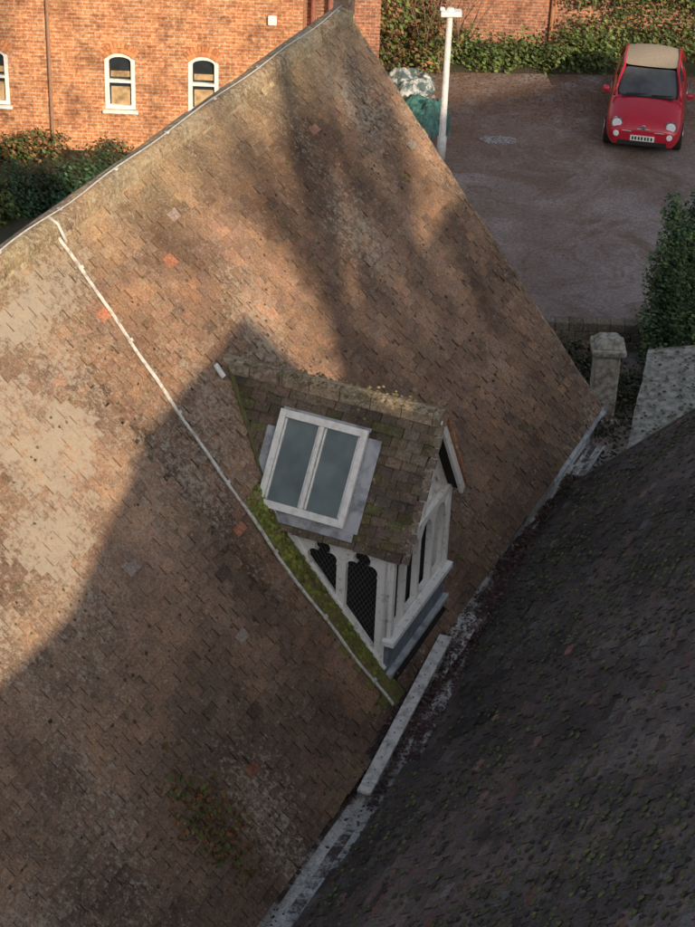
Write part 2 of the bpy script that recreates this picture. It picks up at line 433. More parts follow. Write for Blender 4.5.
scatter_bits("apron_debris",gA,900,gut,M_litter,(.010,.024),((.065,.038,.038),(.09,.05,.045),(.16,.10,.07)),flat=.8)
def gK():
    s=random.uniform(11.9,14.4); u=lerp(s,[12.05,14.45],[.27,.06])+random.choice([-1,1])*random.uniform(.07,.13); return W(s,u,(gap(s,u) if s>13.4 else gz(s))+.06),zz
scatter_bits("plank_debris",gK,900,gut,M_litter,(.010,.026),((.05,.03,.03),(.075,.045,.04),(.035,.025,.025)),flat=.8)
pl=MB()
A_=W(14.45,.06,5.07);B_=W(12.05,.27,5.09); d=(B_-A_); ln=d.length; d.normalize(); sd=d.cross(zz).normalized(); up=sd.cross(d)
pl.box((A_+B_)/2,(d,sd,up),(ln,.125,.03))
for k in range(13):
    c=A_+d*(.12+k*(ln-.24)/12)+up*.018; pl.tube([c,c+up*.006],.008,6,mi=1)
pl.obj("wooden_plank",[simple("weathered_board",(.62,.61,.58),.8,col2=(.34,.32,.30),scale=14),M_black],None,bevel=.004)

# lightning conductor -----------------------------------------------------
con=empty("lightning_conductor")
mb=MB()
ctl=[(3.4/math.cos(AL)-.02,13.23),(3.2/math.cos(AL),13.235),(2.56/math.cos(AL),13.21),(1.86/math.cos(AL),13.19),(1.2/math.cos(AL),13.18),(.6/math.cos(AL),13.22),(.05,13.30)]
ts=[c[0] for c in ctl][::-1]; sv=[c[1] for c in ctl][::-1]
k=70; prev=None
for i in range(k+1):
    t=.04+(SL-.08)*i/k; s=lerp(t,ts,sv)+.03*nz(t,0,1.8,2)+.004*math.sin(t*9)
    c=PL(s,t)+nL*(.045+.006*math.sin(t*7)+raiseL(s,t)); w=.015+.005*nz(t,1,3,1)
    q=(c-r*w,c+r*w,c+r*w-nL*.012,c-r*w-nL*.012)
    if prev: mb.hexa([prev[0],prev[1],q[1],q[0],prev[3],prev[2],q[2],q[3]])
    if i%10==4: mb.box(c+nL*.004,(r,upL,nL),(.055,.03,.014))
    prev=q
M_cab=simple("painted_conductor",(.70,.69,.65),.6,col2=(.36,.33,.28),scale=20)
mb.obj("down_strip",[M_cab],con)
mb=MB()
mb.tube([W(s_,-3.42+.05*nz(s_,0,1,6)+.03,9.205+.01*math.sin(s_*4)) for s_ in np.linspace(S0,S1,70)],.008,6)
for s_ in np.linspace(S0+.3,S1-.2,16): mb.box(W(s_,-3.40,9.19),(r,h,zz),(.03,.05,.02))
mb.tube([W(13.23,-3.4,9.20),W(13.23,-3.3,9.15),W(13.23,-3.22,9.0)],.016,6)
mb.obj("ridge_run",[simple("grey_conductor",(.56,.55,.52),.6,scale=20)],con,smooth=True)

# dormer -----------------------------------------------------------------
dor=empty("dormer_window")
SA,ZA=14.2,7.64
E0,ZE=13.44,6.51
E1=14.90
UF=-.2; UO=-.03
slen=math.hypot(SA-E0,ZA-ZE)
for side in (0,1):
    e=E0 if side==0 else E1
    dv=V((SA-e,ZA-ZE)).normalized()
    nn=(r*(-dv.y if side==0 else dv.y)+zz*abs(dv.x)).normalized()
    def PD(uu,t,e=e,dv=dv): return W(e+dv.x*t,uu,ZE+dv.y*t)
    def okD(uu,t,e=e,dv=dv):
        z=ZE+dv.y*t; return z>Lz(uu)+.0
    def colD(uu,t):
        c=random.choice([(.150,.118,.092),(.16,.122,.094),(.135,.11,.09),(.17,.13,.096)]); c=jit(c,.2)
        c=mul(c,1+.5*nz(uu,t,2,3))
        if random.random()<.15: c=jit((.13,.12,.06),.3)
        return (*c,.2)
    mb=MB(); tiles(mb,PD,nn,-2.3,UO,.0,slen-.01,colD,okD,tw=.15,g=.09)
    mb.obj("roof_tiles_"+("a" if side==0 else "b"),[M_tileD],dor,fixn=False)
    mb=MB()
    ub=-(ZE-5)/TL; ut=-(ZA-5)/TL
    p=[W(e,ub,ZE),W(e,UO,ZE),W(SA,UO,ZA),W(SA,ut,ZA)]
    mb.add([x-nn*.012 for x in p],[(0,1,2,3)]); mb.add([x-nn*.05 for x in p],[(0,1,2,3)])
    mb.obj("roof_boards",[M_under],dor,fixn=False)
mb=MB(); u=-2.2
while u<UO:
    e=min(u+.3,UO+.01); c=jit((.27,.215,.155),.25); n=7;pts=[]
    for uu in (u+.004,e-.004):
        for k in range(n):
            a=math.pi*k/(n-1); rr2=.08
            pts.append(W(SA+math.cos(a)*rr2*1.1,uu,ZA-.03+math.sin(a)*rr2+(0 if 0<k<n-1 else -.05)))
    mb.add(pts,[(k,k+1,n+k+1,n+k) for k in range(n-1)]+[tuple(range(n)),tuple(range(n,2*n))],(*c,.3)); u+=.3
mb.obj("ridge_tiles",[M_ridge],dor)
def gDm():
    if random.random()<.6:
        u=random.uniform(-2.1,-.05); return W(SA+random.gauss(0,.06),u,ZA+.035),zz
    u=random.uniform(-1.9,-.06); t=random.uniform(.1,slen)*random.choice([1,1,.3]); dv=V((SA-E0,ZA-ZE)).normalized()
    z=ZE+dv.y*t
    if z<Lz(u): return W(SA,-.5,ZA+.04),zz
    nn=(r*(-dv.y)+zz*dv.x).normalized()
    return W(E0+dv.x*t,u,z)+nn*.02,nn
moss("moss",gDm,560,dor,M_litter,(.008,.024),((.17,.155,.07),(.20,.17,.10),(.11,.105,.05)))
mb=MB()
dv=V((SA-E0,ZA-ZE)).normalized(); nn=(r*(-dv.y)+zz*dv.x).normalized()
a0=W(E0,-(ZE-5)/TL,ZE); a1=W(SA,-(ZA-5)/TL,ZA)
dd=(a1-a0).normalized(); sdv=dd.cross(nL).normalized()
m_=(a0+a1)/2
mb.box(m_+nL*.03-sdv*(.02),(dd,sdv,nL),((a1-a0).length,.06,.012))
mb.obj("valley_moss_line",[simple("moss_green",(.14,.14,.05),.9,col2=(.10,.085,.055),scale=12)],dor)
mb=MB(); mb.box(W(13.98,-2.13,Lz(-2.13)+.06),(r,h*math.cos(AL)-zz*math.sin(AL),nL),(.05,.14,.02)); mb.obj("lead_tag",[M_whiteclean],dor)
def trefoil(x0,x1,ztop,zb0,zb1):
    w=x1-x0; cx=(x0+x1)/2; R=w*.27; pts=[(x0,zb0),(x1,zb1)]
    zc=ztop-w*.78
    pts.append((x1,zc))
    def arc(ccx,ccz,rad,a0,a1,n=7): return [(ccx+rad*math.cos(math.radians(a0+(a1-a0)*i/n)),ccz+rad*math.sin(math.radians(a0+(a1-a0)*i/n))) for i in range(n+1)]
    pts+=arc(x1-R*.85,zc+R*.6,R*.85,-30,120)
    pts+=arc(cx,ztop-R,R,-20,200)
    pts+=arc(x0+R*.85,zc+R*.6,R*.85,60,210)
    pts.append((x0,zc)); return pts
CS=13.54
out=[(-1.30,Lz(-1.30)+.02),(UF,Lz(UF)+.0),(UF,6.56),(-1.30,6.60)]
holes=[trefoil(-.99,-.70,6.47,Lz(-.99)+.05,Lz(-.70)+.05),trefoil(-.61,-.30,6.46,Lz(-.61)+.07,Lz(-.30)+.07)]
panel2d("cheek_frame",out,holes,.05,M_white,W(CS,0,0),h,zz,dor)
panel2d("cheek_frame_far",out,[],.05,M_white,W(14.86,0,0),h,zz,dor)
mb=MB(); mb.add([W(CS+.06,-1.3,Lz(-1.3)+.02),W(CS+.06,UF,Lz(UF)),W(CS+.06,UF,6.5),W(CS+.06,-1.3,6.55)],[(0,1,2,3)])
mb.add([W(CS+.1,UF-.06,5.2),W(14.8,UF-.06,5.2),W(14.8,UF-.06,6.4),W(14.2,UF-.06,7.4),W(CS+.1,UF-.06,6.4)],[(0,1,2,3,4)])
mb.obj("dark_interior",[M_black],dor,fixn=False)
mb=MB()
for k in range(60):
    for sg in (1,-1):
        u=-1.5+k*.045
        p0=V((u,5.2)); p1=V((u+sg*.8,6.45))
        cl=[]
        for f in np.linspace(0,1,26):
            x=p0.x+(p1.x-p0.x)*f; y=p0.y+(p1.y-p0.y)*f
            if -.99<x<-.29 and Lz(x)+.03<y<6.45: cl.append(W(CS+.035,x,y))
        if len(cl)>1: mb.tube([cl[0],cl[-1]],.0028,4,cap=False)
mb.obj("lead_cames",[simple("came",(.08,.08,.08),.7)],dor)
mb=MB()
p0=W(CS-.03,-1.38,Lz(-1.38)+.035);p1=W(CS-.03,UF+.02,Lz(UF+.02)+.035); dd=(p1-p0).normalized()
mb.box((p0+p1)/2,(dd,r,dd.cross(r)),((p1-p0).length,.05,.045))
mb.obj("cheek_sill",[M_white],dor,bevel=.006)
mb=MB(); mb.box(W(13.50,-.78,6.545),(h,r,zz),(1.3,.04,.05)); mb.box(W(14.88,-.78,6.545),(h,r,zz),(1.3,.03,.05))
mb.obj("eave_boards",[M_white],dor,bevel=.005)
x0,x1=CS-.025,14.885
out=[(x0,5.56),(x1,5.56),(x1,6.50),(SA,7.52),(x0,6.50)]
hs=[];nl=4;gw=(x1-x0-.06)/nl
for i in range(nl):
    a=x0+.06+i*gw; b=a+gw-.055
    hs.append([(a,5.62),(b,5.62),(b,6.26),(a*.25+b*.75,6.36),((a+b)/2,6.40),(a*.75+b*.25,6.36),(a,6.26)])
for k in (-.14,.14): hs.append([(SA+k-.09,6.60),(SA+k+.09,6.60),(SA+k+.09,6.98),(SA+k,7.08),(SA+k-.09,6.98)])
hs.append([(SA-.46,6.60),(SA-.30,6.60),(SA-.30,6.80)]); hs.append([(SA+.30,6.60),(SA+.46,6.60),(SA+.30,6.80)])
panel2d("front_frame",out,hs,.06,M_white,W(0,UF,0),r,zz,dor)
mb=MB()
mb.box(W(SA,UF+.045,6.49),(r,h,zz),(1.36,.05,.08))
mb.box(W(SA,UF+.05,5.57),(r,h,zz),(1.46,.12,.06))
for xx in (x0+.03,x1-.03): mb.box(W(xx,UF+.04,6.02),(r,h,zz),(.07,.04,.86))
mb.box(W(SA,UF+.04,7.0),(r,h,zz),(.06,.04,.9))
mb.obj("front_timbers",[M_white],dor,bevel=.006)
mb=MB()
for e in (E0,E1):
    a=V((e,ZE));b=V((SA,ZA)); d2=(b-a); L_=d2.length; d2.normalize()
    D=(r*d2.x+zz*d2.y); nrm=D.cross(h)
    if nrm.z<0: nrm=-nrm
    mb.box(W((e+SA)/2,UO-.0,(ZE+ZA)/2)-nrm*.05,(D,h,nrm),(L_,.035,.08))
mb.obj("bargeboards",[M_white],dor,bevel=.005)
mb=MB()
for e in (E0,E1):
    for k in range(14):
        f=(k+.5)/14; d2=V((SA-e,ZA-ZE)).normalized(); D=(r*d2.x+zz*d2.y); nrm=D.cross(h)
        if nrm.z<0: nrm=-nrm
        mb.box(W(e+(SA-e)*f,UO+.01+random.uniform(-.01,.01),ZE+(ZA-ZE)*f)+nrm*.008,(D,h,nrm),(.085,.07,.028),(*jit((.40,.21,.13) if e==E1 else (.22,.17,.13),.25),.1))
mb.obj("verge_tiles",[M_ridge],dor)
mb=MB()
mb.box(W(SA,UF+.01,5.36),(r,h,zz),(1.36,.07,.36))
mb.obj("lead_base",[M_leadD],dor,bevel=.008)
mb=MB()
mb.box(W(SA,UF+.02,5.2),(r,h,zz),(1.44,.16,.05))
mb.obj("base_moulding",[M_lead],dor,bevel=.008)
dv=V((SA-E0,ZA-ZE)).normalized(); nn=(r*(-dv.y)+zz*dv.x).normalized(); upD=r*dv.x+zz*dv.y
cS=W(13.815,-1.06,6.995)+nn*.025
def SK(a,b,k): return cS+h*a+upD*b+nn*k
mb=MB()
mb.box(SK(0,0,.03),(h,upD,nn),(.80,.84,.08))
mb.obj("skylight_upstand",[M_lead],dor,bevel=.008)
mb=MB(); w,l=.86,.90
for a in (-w/2+.03,w/2-.03): mb.box(SK(a,0,.10),(h,upD,nn),(.06,l,.05))
mb.box(SK(0,l/2-.035,.101),(h,upD,nn),(w-.12,.07,.05)); mb.box(SK(0,-l/2+.035,.098),(h,upD,nn),(w-.12,.07,.04))
mb.box(SK(0,-.0,.103),(h,upD,nn),(.035,l-.14,.05))
for cx in (-.195,.195):
    for a in (-.165,.165): mb.box(SK(cx+a*.98,0,.092),(h,upD,nn),(.018,l-.15,.03))
mb.obj("skylight_frame",[M_whiteclean],dor,bevel=.006)
mb=MB()
mb.box(SK(-.20,0,.08),(h,upD,nn),(.37,l-.14,.012)); mb.box(SK(.20,0,.082),(h,upD,nn),(.37,l-.14,.012))
mb.obj("skylight_glass",[M_sky],dor)
mb=MB()
mb.box(SK(.48,-.04,.048),(h,upD,nn),(.15,.86,.014)); mb.box(SK(-.49,0,.046),(h,upD,nn),(.10,.55,.014))
mb.box(SK(.0,-.49,.044),(h,upD,nn),(1.04,.12,.014)); mb.box(SK(0,.455,.046),(h,upD,nn),(.86,.04,.014))
mb.obj("lead_flashing",[M_lead],dor,bevel=.004)

# stone parapet beyond right roof --------------------------------------
par=empty("stone_parapet")
def q3(x,y,z): return V((x,y,z))
top=[q3(3.28,20.1,4.3),q3(4.9,21.6,4.4),q3(5.4,22.9,4.4),q3(3.82,22.65,4.3)]
mb=MB(); g=16
def bl4(a,b):
    p0=top[0].lerp(top[1],a);p1=top[3].lerp(top[2],a); return p0.lerp(p1,b)
vs=[]
for i in range(g+1):
    for j in range(g+1):
        p_=bl4(i/g,j/g); ed=(i in(0,g) or j in (0,g))
        vs.append(p_+zz*(.04*nz(p_.x,p_.y,3,2)-(.03 if ed else 0))+V((.03*nz(p_.x,p_.y,5,1),.03*nz(p_.x,p_.y,5,7),0))*ed)
mb.add(vs,[(i*(g+1)+j,(i+1)*(g+1)+j,(i+1)*(g+1)+j+1,i*(g+1)+j+1) for i in range(g) for j in range(g)])
mb.hexa([p-zz*.25 for p in top]+[p-zz*.03 for p in top],skip=(1,))
mb.obj("coping_slab",[M_stone],par)
def gPp():
    p_=bl4(random.random(),random.random()); return p_+zz*.03,zz
moss("moss",gPp,260,par,M_litter,(.01,.03),((.14,.14,.07),(.10,.10,.06)))
mb=MB(); c=sum(top,V())/4
bt=[c+(p-c)*.88-zz*.25 for p in top]
mb.hexa([V((p.x,p.y,0)) for p in bt]+bt); mb.obj("wall",[M_stoned],par)

# ---------------- camera & sun ----------------
p=math.radians(32.2);ro=math.radians(2.4)
R0=V((1,0,0));U0=V((0,math.sin(p),math.cos(p)));F=V((0,math.cos(p),-math.sin(p)))
Rr=R0*math.cos(ro)+U0*math.sin(ro);Uu=-R0*math.sin(ro)+U0*math.cos(ro)
cam=bpy.data.cameras.new("camera"); co=bpy.data.objects.new("camera",cam); sc.collection.objects.link(co)
B=-F
co.matrix_world=Matrix(((Rr.x,Uu.x,B.x,0),(Rr.y,Uu.y,B.y,0),(Rr.z,Uu.z,B.z,16.6),(0,0,0,1)))
cam.sensor_fit='VERTICAL'; cam.sensor_height=24; cam.lens=24*1995.8/927; cam.clip_end=2000; cam.clip_start=.1
sc.camera=co
az,el=math.radians(25),math.radians(24)
S=V((-math.sin(az)*math.cos(el),math.cos(az)*math.cos(el),-math.sin(el)))
sl=bpy.data.lights.new("sun",'SUN'); sl.energy=5.0; sl.angle=math.radians(.5); sl.color=(1,.77,.53)
so=bpy.data.objects.new("sun",sl); sc.collection.objects.link(so); so.rotation_euler=S.to_track_quat('-Z','Y').to_euler(); so.location=(20,-30,40)
w=bpy.data.worlds.new("World"); sc.world=w; w.use_nodes=True
nt=w.node_tree; sk=nt.nodes.new("ShaderNodeTexSky"); sk.sky_type='NISHITA'; sk.sun_disc=False
sk.sun_elevation=el; sk.sun_rotation=math.radians(155); sk.dust_density=3.0; sk.air_density=1.0; sk.ozone_density=1.0
hs_=nt.nodes.new("ShaderNodeHueSaturation"); hs_.inputs["Saturation"].default_value=.6
nt.links.new(sk.outputs[0],hs_.inputs["Color"])
nt.links.new(hs_.outputs[0],nt.nodes["Background"].inputs[0]); nt.nodes["Background"].inputs[1].default_value=.15
sc.view_settings.view_transform='Standard'; sc.view_settings.look='None'; sc.view_settings.exposure=0

# ---------------- unseen mass added behind viewpoint, outline shaped to cast the shade -----
tw=empty("shade_caster")
prof=[(-6,8),(-6,9.2),(0,11.6),(3.43,13.50),(5.6,14.70),(5.40,15.22),(7.15,16.40),(7.95,15.55),(11.2,17.92),(22,20.9),(29,22.5),(42,25.5),(42,0),(-6,0)]
mb=MB()
k=len(prof)
mb.add([V((x,-1,z)) for x,z in prof]+[V((x,-8,z)) for x,z in prof],[tuple(range(k)),tuple(range(2*k-1,k-1,-1))]+[(i,(i+1)%k,k+(i+1)%k,k+i) for i in range(k)])
mb.obj("caster_body",[M_stone],tw,fixn=False)

# ---------------- ground ----------------
mb=MB(); mb.add([(-300,-300,0),(300,-300,0),(300,500,0),(-300,500,0)],[(0,1,2,3)])
gm,nt,b=newmat("grass_and_soil")
o=ramp(nt,noi(nt,1.5,4,.7),[(.35,(.045,.055,.025)),(.55,(.07,.065,.04)),(.7,(.10,.08,.055))])
nt.links.new(o,b.inputs["Base Color"]); b.inputs["Roughness"].default_value=.95; bump(nt,b,noi(nt,20,4,.8),.8,.05)
mb.obj("ground",[gm],None,fixn=False)
m,nt,b=newmat("muddy_gravel")
o=ramp(nt,noi(nt,.45,4,.7),[(.3,(.17,.13,.112)),(.5,(.24,.198,.185)),(.68,(.31,.27,.265))])
o=mixc(nt,ramp(nt,noi(nt,.7,4,.8,dist=1.0),[(.48,(0,0,0)),(.62,(.85,.85,.85))]),o,(.16,.11,.08))
sp=N(nt,"ShaderNodeSeparateXYZ"); gg=N(nt,"ShaderNodeNewGeometry"); nt.links.new(gg.outputs["Position"],sp.inputs[0])
mr=N(nt,"ShaderNodeMapRange"); mr.inputs[1].default_value=37; mr.inputs[2].default_value=43; nt.links.new(sp.outputs[1],mr.inputs[0])
nn2=N(nt,"ShaderNodeMath",operation='MULTIPLY'); nt.links.new(mr.outputs[0],nn2.inputs[0]); nt.links.new(ramp(nt,noi(nt,1.2,4,.8),[(.4,(0,0,0)),(.55,(1,1,1))]),nn2.inputs[1])
o=mixc(nt,nn2.outputs[0],o,(.19,.115,.08))
o=mixc(nt,1.0,o,ramp(nt,noi(nt,14,4,.9),[(.33,(.55,.54,.53)),(.5,(1,1,1)),(.67,(1.5,1.5,1.5))]),'MULTIPLY')
nt.links.new(o,b.inputs["Base Color"]); b.inputs["Roughness"].default_value=.85
bump(nt,b,noi(nt,14,4,.85),.9,.03)
mb=MB(); mb.add([(-.5,24,.004),(16,24,.004),(16,44.2,.004),(1.6,43.2,.004),(-.5,41,.004)],[(0,1,2,3,4)])
mb.obj("car_park",[m],None,fixn=False)
def gC():
    while True:
        x=random.uniform(.5,10);y=random.uniform(30,43.8)
        d=max(0,1-abs(y-43)/3.2)+ .5*max(0,nz(x,y,.5,2))+max(0,1-abs(x-1.5)/1.2)*.6
        if random.random()<d: return V((x,y,.008)),zz
scatter_bits("fallen_leaves",gC,6500,None,M_litter,(.012,.035),((.22,.11,.055),(.24,.14,.07),(.16,.09,.055),(.11,.075,.055)),flat=.3)
def gP():
    a=random.uniform(0,6.28);q_=random.random()**.5; return V((2.9+.4*q_*math.cos(a),39.4+.22*q_*math.sin(a),.008)),zz
scatter_bits("rubble_patch",gP,260,None,M_litter,(.02,.045),((.42,.41,.41),(.34,.33,.34)),flat=.3)

# ---------------- foliage ----------------
def foliage(name,blobs,n,size,cols,parent=None,up=.3):
    vol=np.array([b[1][0]*b[1][1]*b[1][2] for b in blobs])**.67; vol/=vol.sum()
    m=MB()
    for bi,(cen,rad) in enumerate(blobs):
        k=int(n*vol[bi])
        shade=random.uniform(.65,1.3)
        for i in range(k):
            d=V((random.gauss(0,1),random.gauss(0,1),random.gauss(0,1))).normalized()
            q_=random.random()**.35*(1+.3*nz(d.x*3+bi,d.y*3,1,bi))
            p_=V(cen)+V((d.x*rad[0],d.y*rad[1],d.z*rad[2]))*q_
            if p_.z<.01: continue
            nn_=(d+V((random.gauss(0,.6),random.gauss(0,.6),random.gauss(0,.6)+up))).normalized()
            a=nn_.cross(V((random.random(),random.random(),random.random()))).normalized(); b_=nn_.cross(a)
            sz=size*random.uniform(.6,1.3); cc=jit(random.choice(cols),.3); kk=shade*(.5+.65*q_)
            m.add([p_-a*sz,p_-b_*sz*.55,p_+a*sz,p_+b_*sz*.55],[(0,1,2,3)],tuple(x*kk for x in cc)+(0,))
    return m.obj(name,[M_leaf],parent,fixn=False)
G1=((.07,.115,.03),(.095,.14,.04),(.055,.085,.03),(.12,.145,.045))
G2=((.03,.07,.035),(.04,.085,.04),(.03,.055,.028))
BR=((.18,.09,.04),(.14,.09,.045),(.24,.12,.05))
bl=[((random.uniform(-12,-1.5),random.uniform(36.4,37.6),random.uniform(.05,.3)),(random.uniform(.25,.7),.4,random.uniform(.2,.5))) for i in range(34)]
foliage("shrub_border",bl,9000,.05,G1+BR)
bl=[((x,35.2+random.uniform(-.5,.5),.4),(.3,.4,random.uniform(.5,1.0))) for x in np.linspace(-6.6,-4.6,8)]
foliage("yew_bush",bl,9000,.045,G2,up=1.0)
bl=[((random.uniform(-8.5,-6.4),random.uniform(34,36),.3),(.5,.5,random.uniform(.3,.6))) for i in range(8)]
foliage("laurel_bush",bl,4500,.06,G1)
bl=[((x,43.9+random.uniform(-.3,.4),.2),(.5,.45,random.uniform(.3,.75))) for x in np.linspace(1.8,5.6,13)]+[((x+random.uniform(-.3,.3),44.8,1.5),(.6,.35,random.uniform(.4,.75))) for x in np.linspace(5.0,13,13)]+[((x,44.6,.5),(.6,.4,.6)) for x in np.linspace(5.0,13,13)]
foliage("ivy",bl,17000,.055,G1)
bl=[((random.uniform(-.6,2.2),random.uniform(42.8,46.5),random.uniform(.3,1.6)),(.6,.6,.5)) for i in range(16)]
foliage("overgrown_shrubs",bl,8000,.055,G1+BR)
mb=MB()
for i in range(60):
    x=random.uniform(-.4,2.4);y=random.uniform(43,45.5); p_=V((x,y,.2)); d=V((random.gauss(0,.25),random.gauss(0,.2),1)).normalized(); pts=[p_]
    for k in range(5): d=(d+V((random.gauss(0,.15),random.gauss(0,.15),0))).normalized(); p_=p_+d*.42; pts.append(p_)
    mb.tube(pts,[.02,.016,.012,.009,.006,.004],4,cap=False)
mb.obj("bare_saplings",[simple("twig",(.22,.15,.11),.9)],None,fixn=False)
bl=[((random.uniform(6.0,14),random.uniform(45.6,46.8),random.uniform(1.9,3.4)),(random.uniform(.5,1.1),.8,random.uniform(.4,.8))) for i in range(22)]
foliage("garden_trees",bl,9000,.07,((.14,.16,.045),(.10,.13,.04),(.17,.17,.045)))
for nm,x,y,hh in (("irish_yew",5.20,29.8,3.0),("irish_yew.001",5.72,30.2,3.4),("irish_yew.002",5.6,29.0,2.5)):
    e=empty(nm)
    bl=[((x+random.uniform(-.12,.12),y+random.uniform(-.12,.12),.3+k*hh/9),(.44*(1-.6*(k/8)**2),.44*(1-.6*(k/8)**2),.42)) for k in range(9)]
    foliage("foliage",bl,6500,.04,((.055,.10,.04),(.075,.13,.045),(.04,.07,.035),(.10,.16,.055)),e,up=1.0)
    mb=MB(); mb.tube([(x,y,0),(x,y,hh*.7)],[.08,.03],7); mb.obj("trunk",[M_wood],e)
X=((1,0,0),(0,1,0),(0,0,1))
bl=[((random.uniform(2.6,5.2),random.uniform(25.6,29.9),.2),(.6,.6,.4)) for i in range(20)]
foliage("low_shrubs",bl,8000,.045,((.02,.035,.018),(.03,.04,.02),(.06,.045,.03)))
mb=MB()
for i in range(9):
    for j in range(3):
        c=jit((.16,.14,.12),.3)
        mb.box((3.35+i*.24+(.12 if j%2 else 0),30.5,.09+j*.17),X,(.235,.22+random.uniform(0,.04),.165),(*c,.1))
mb.obj("boundary_wall",[M_ridge],None,bevel=.015)
gp=empty("gate_pier")
mb=MB(); px_,py_=4.06,27.9
mb.box((px_,py_,.1),X,(.52,.52,.2)); mb.box((px_,py_,.78),X,(.40,.40,1.16)); mb.box((px_,py_,1.42),X,(.54,.54,.12))
mb.hexa([V((px_+a*k,py_+b*k,z)) for k,z in ((.24,1.48),(.14,1.62)) for a,b in ((-1,-1),(1,-1),(1,1),(-1,1))])
mb.obj("stonework",[M_stone],gp,bevel=.03)

mb=MB(); mb.box((7,45.4,1.05),X,(14,.25,2.1)); mb.box((7,45.4,2.14),X,(14,.32,.08)); mb.obj("garden_wall",[M_brick2],None)
mb=MB(); mb.tube([(4.35,45.2,0),(4.35,45.2,2.4)],.05,8); mb.obj("wooden_post",[simple("post",(.4,.2,.1),.8)],None)

th=empty("tarpaulin_heap")
def heap(name,cx,cy,rx,ry,hh,mat,seed,amp=.1):
    m=MB(); n=30;vs=[]
    for i in range(n):
        for j in range(n):
            x=-1+2*i/(n-1);y=-1+2*j/(n-1); q_=max(0,1-(x*x+y*y))
            z=hh*q_**.5*(.6+.6*noise.noise(V((x*2+seed,y*2,seed))))+amp*noise.noise(V((x*4,y*4,seed)))*q_**.3+amp*.4*noise.noise(V((x*9,y*9,seed)))
            vs.append((cx+x*rx,cy+y*ry,max(.0,z)))
    m.add(vs,[(i*n+j,i*n+j+1,(i+1)*n+j+1,(i+1)*n+j) for i in range(n-1) for j in range(n-1)])
    m.obj(name,[mat],th,fixn=False)
heap("teal_sheet",1.3,40.4,.6,1.0,.6,simple("teal_tarp",(.07,.20,.18),.4,col2=(.03,.08,.075),scale=5),3)
heap("pale_sheet",.95,42.3,.65,.75,.45,simple("pale_tarp",(.45,.49,.49),.4,col2=(.08,.12,.12),scale=5,thr=(.42,.55)),8)

lp=empty("lamp_post")
mb=MB(); lx,ly=1.66,38.3
mb.tube([(lx,ly,0),(lx,ly,.5),(lx,ly,.52),(lx,ly,3.10)],[.095,.095,.07,.06],12)
mb.obj("post",[simple("galvanised",(.62,.63,.63),.5,metal=0,bmp=.05)],lp,smooth=True)
mb=MB(); mb.box((lx+.02,ly-.02,3.14),((1,0,.05),(0,1,0),(-.05,0,1)),(.42,.26,.10)); mb.tube([(lx,ly,3.05),(lx,ly,3.24)],.08,10)
mb.box((lx-.16,ly-.02,3.22),X,(.1,.12,.06))
mb.obj("lantern",[M_whiteclean],lp,bevel=.025)

# ---------------- brick house ----------------
bh=empty("brick_house")
HY=38.0
wins=[(-7.46,.64),(-4.9,.62),(-3.22,.62)]
outer=[(-17,0),(-1.25,0),(-1.25,5.2),(-17,5.2)]
def winshape(cx,w,z0,z1,rise=.16):
    zs=z1-rise; pts=[(cx-w/2,z0),(cx+w/2,z0)]
    for i in range(11):
        a=i/10; pts.append((cx+w/2-w*a,zs+rise*math.sin(math.pi*a)))
    return pts
allw=[(cx,w_) for cx,w_ in wins]+[(-10.3,.62),(-13,.62)]
holes=[winshape(cx,w_,.92,2.14) for cx,w_ in allw]
panel2d("front_wall",outer,holes,.3,M_brick,V((0,HY+.15,0)),V((1,0,0)),V((0,0,1)),bh)
for cx,w_ in allw:
    panel2d("window_frame",winshape(cx,w_-.006,.925,2.137),[[(cx-w_/2+.09,1.01),(cx+w_/2-.09,1.01),(cx+w_/2-.09,1.49),(cx-w_/2+.09,1.49)],
        [(cx-w_/2+.09,1.55),(cx+w_/2-.09,1.55),(cx+w_/2-.09,1.94)]+[(cx+(w_/2-.09)*math.cos(math.pi*k/8),1.94+.10*math.sin(math.pi*k/8)) for k in range(1,8)]+[(cx-w_/2+.09,1.94)]],.07,M_whiteclean,V((0,HY+.05,0)),V((1,0,0)),V((0,0,1)),bh)
mb=MB()
mb.box((-1.40,HY+4.4,2.6),X,(.3,8.2,5.2)); mb.box((-9.1,HY+8.6,2.6),X,(15.7,.2,5.2)); mb.box((-16.85,HY+4.4,2.6),X,(.3,8.2,5.2))
mb.obj("side_walls",[M_brick],bh)
mb=MB()
mb.add([(-17.3,HY-.4,5.1),(-.95,HY-.4,5.1),(-.95,HY+4.4,8.6),(-17.3,HY+4.4,8.6),(-17.3,HY+9.2,5.1),(-.95,HY+9.2,5.1)],[(0,1,2,3),(3,2,5,4),(0,3,4),(1,5,2)])
mb.obj("roof",[simple("house_roof",(.18,.1,.07),.9)],bh,fixn=False)
gl=MB();cur=MB();ab=MB();sil=MB()
for cx,w_ in allw:
    y=HY+.09
    gl.box((cx,y+.03,1.5),X,(w_-.08,.012,1.15))
    cur.box((cx,y-.005,1.2),X,(w_-.24,.02,.38)); cur.box((cx,y-.005,1.66),X,(w_-.24,.02,.12))
    sil.box((cx,HY-.03,.89),X,(w_+.10,.12,.05))
    nb=11
    for ring in range(2):
        for i in range(nb):
            a=(i+.5)/nb*2-1; ang=a*.80; R_=.50+ring*.115
            c=V((cx+math.sin(ang)*R_*.82*(w_/.6),HY-.012,1.76+math.cos(ang)*(R_-.08)))
            dirv=V((math.sin(ang),0,math.cos(ang))); sdv=dirv.cross(V((0,1,0)))
            ab.box(c,(dirv,sdv,(0,1,0)),(.105,.064,.03),(*jit((.55,.24,.11),.3),.05))
gl.obj("window_glass",[M_glass],bh)
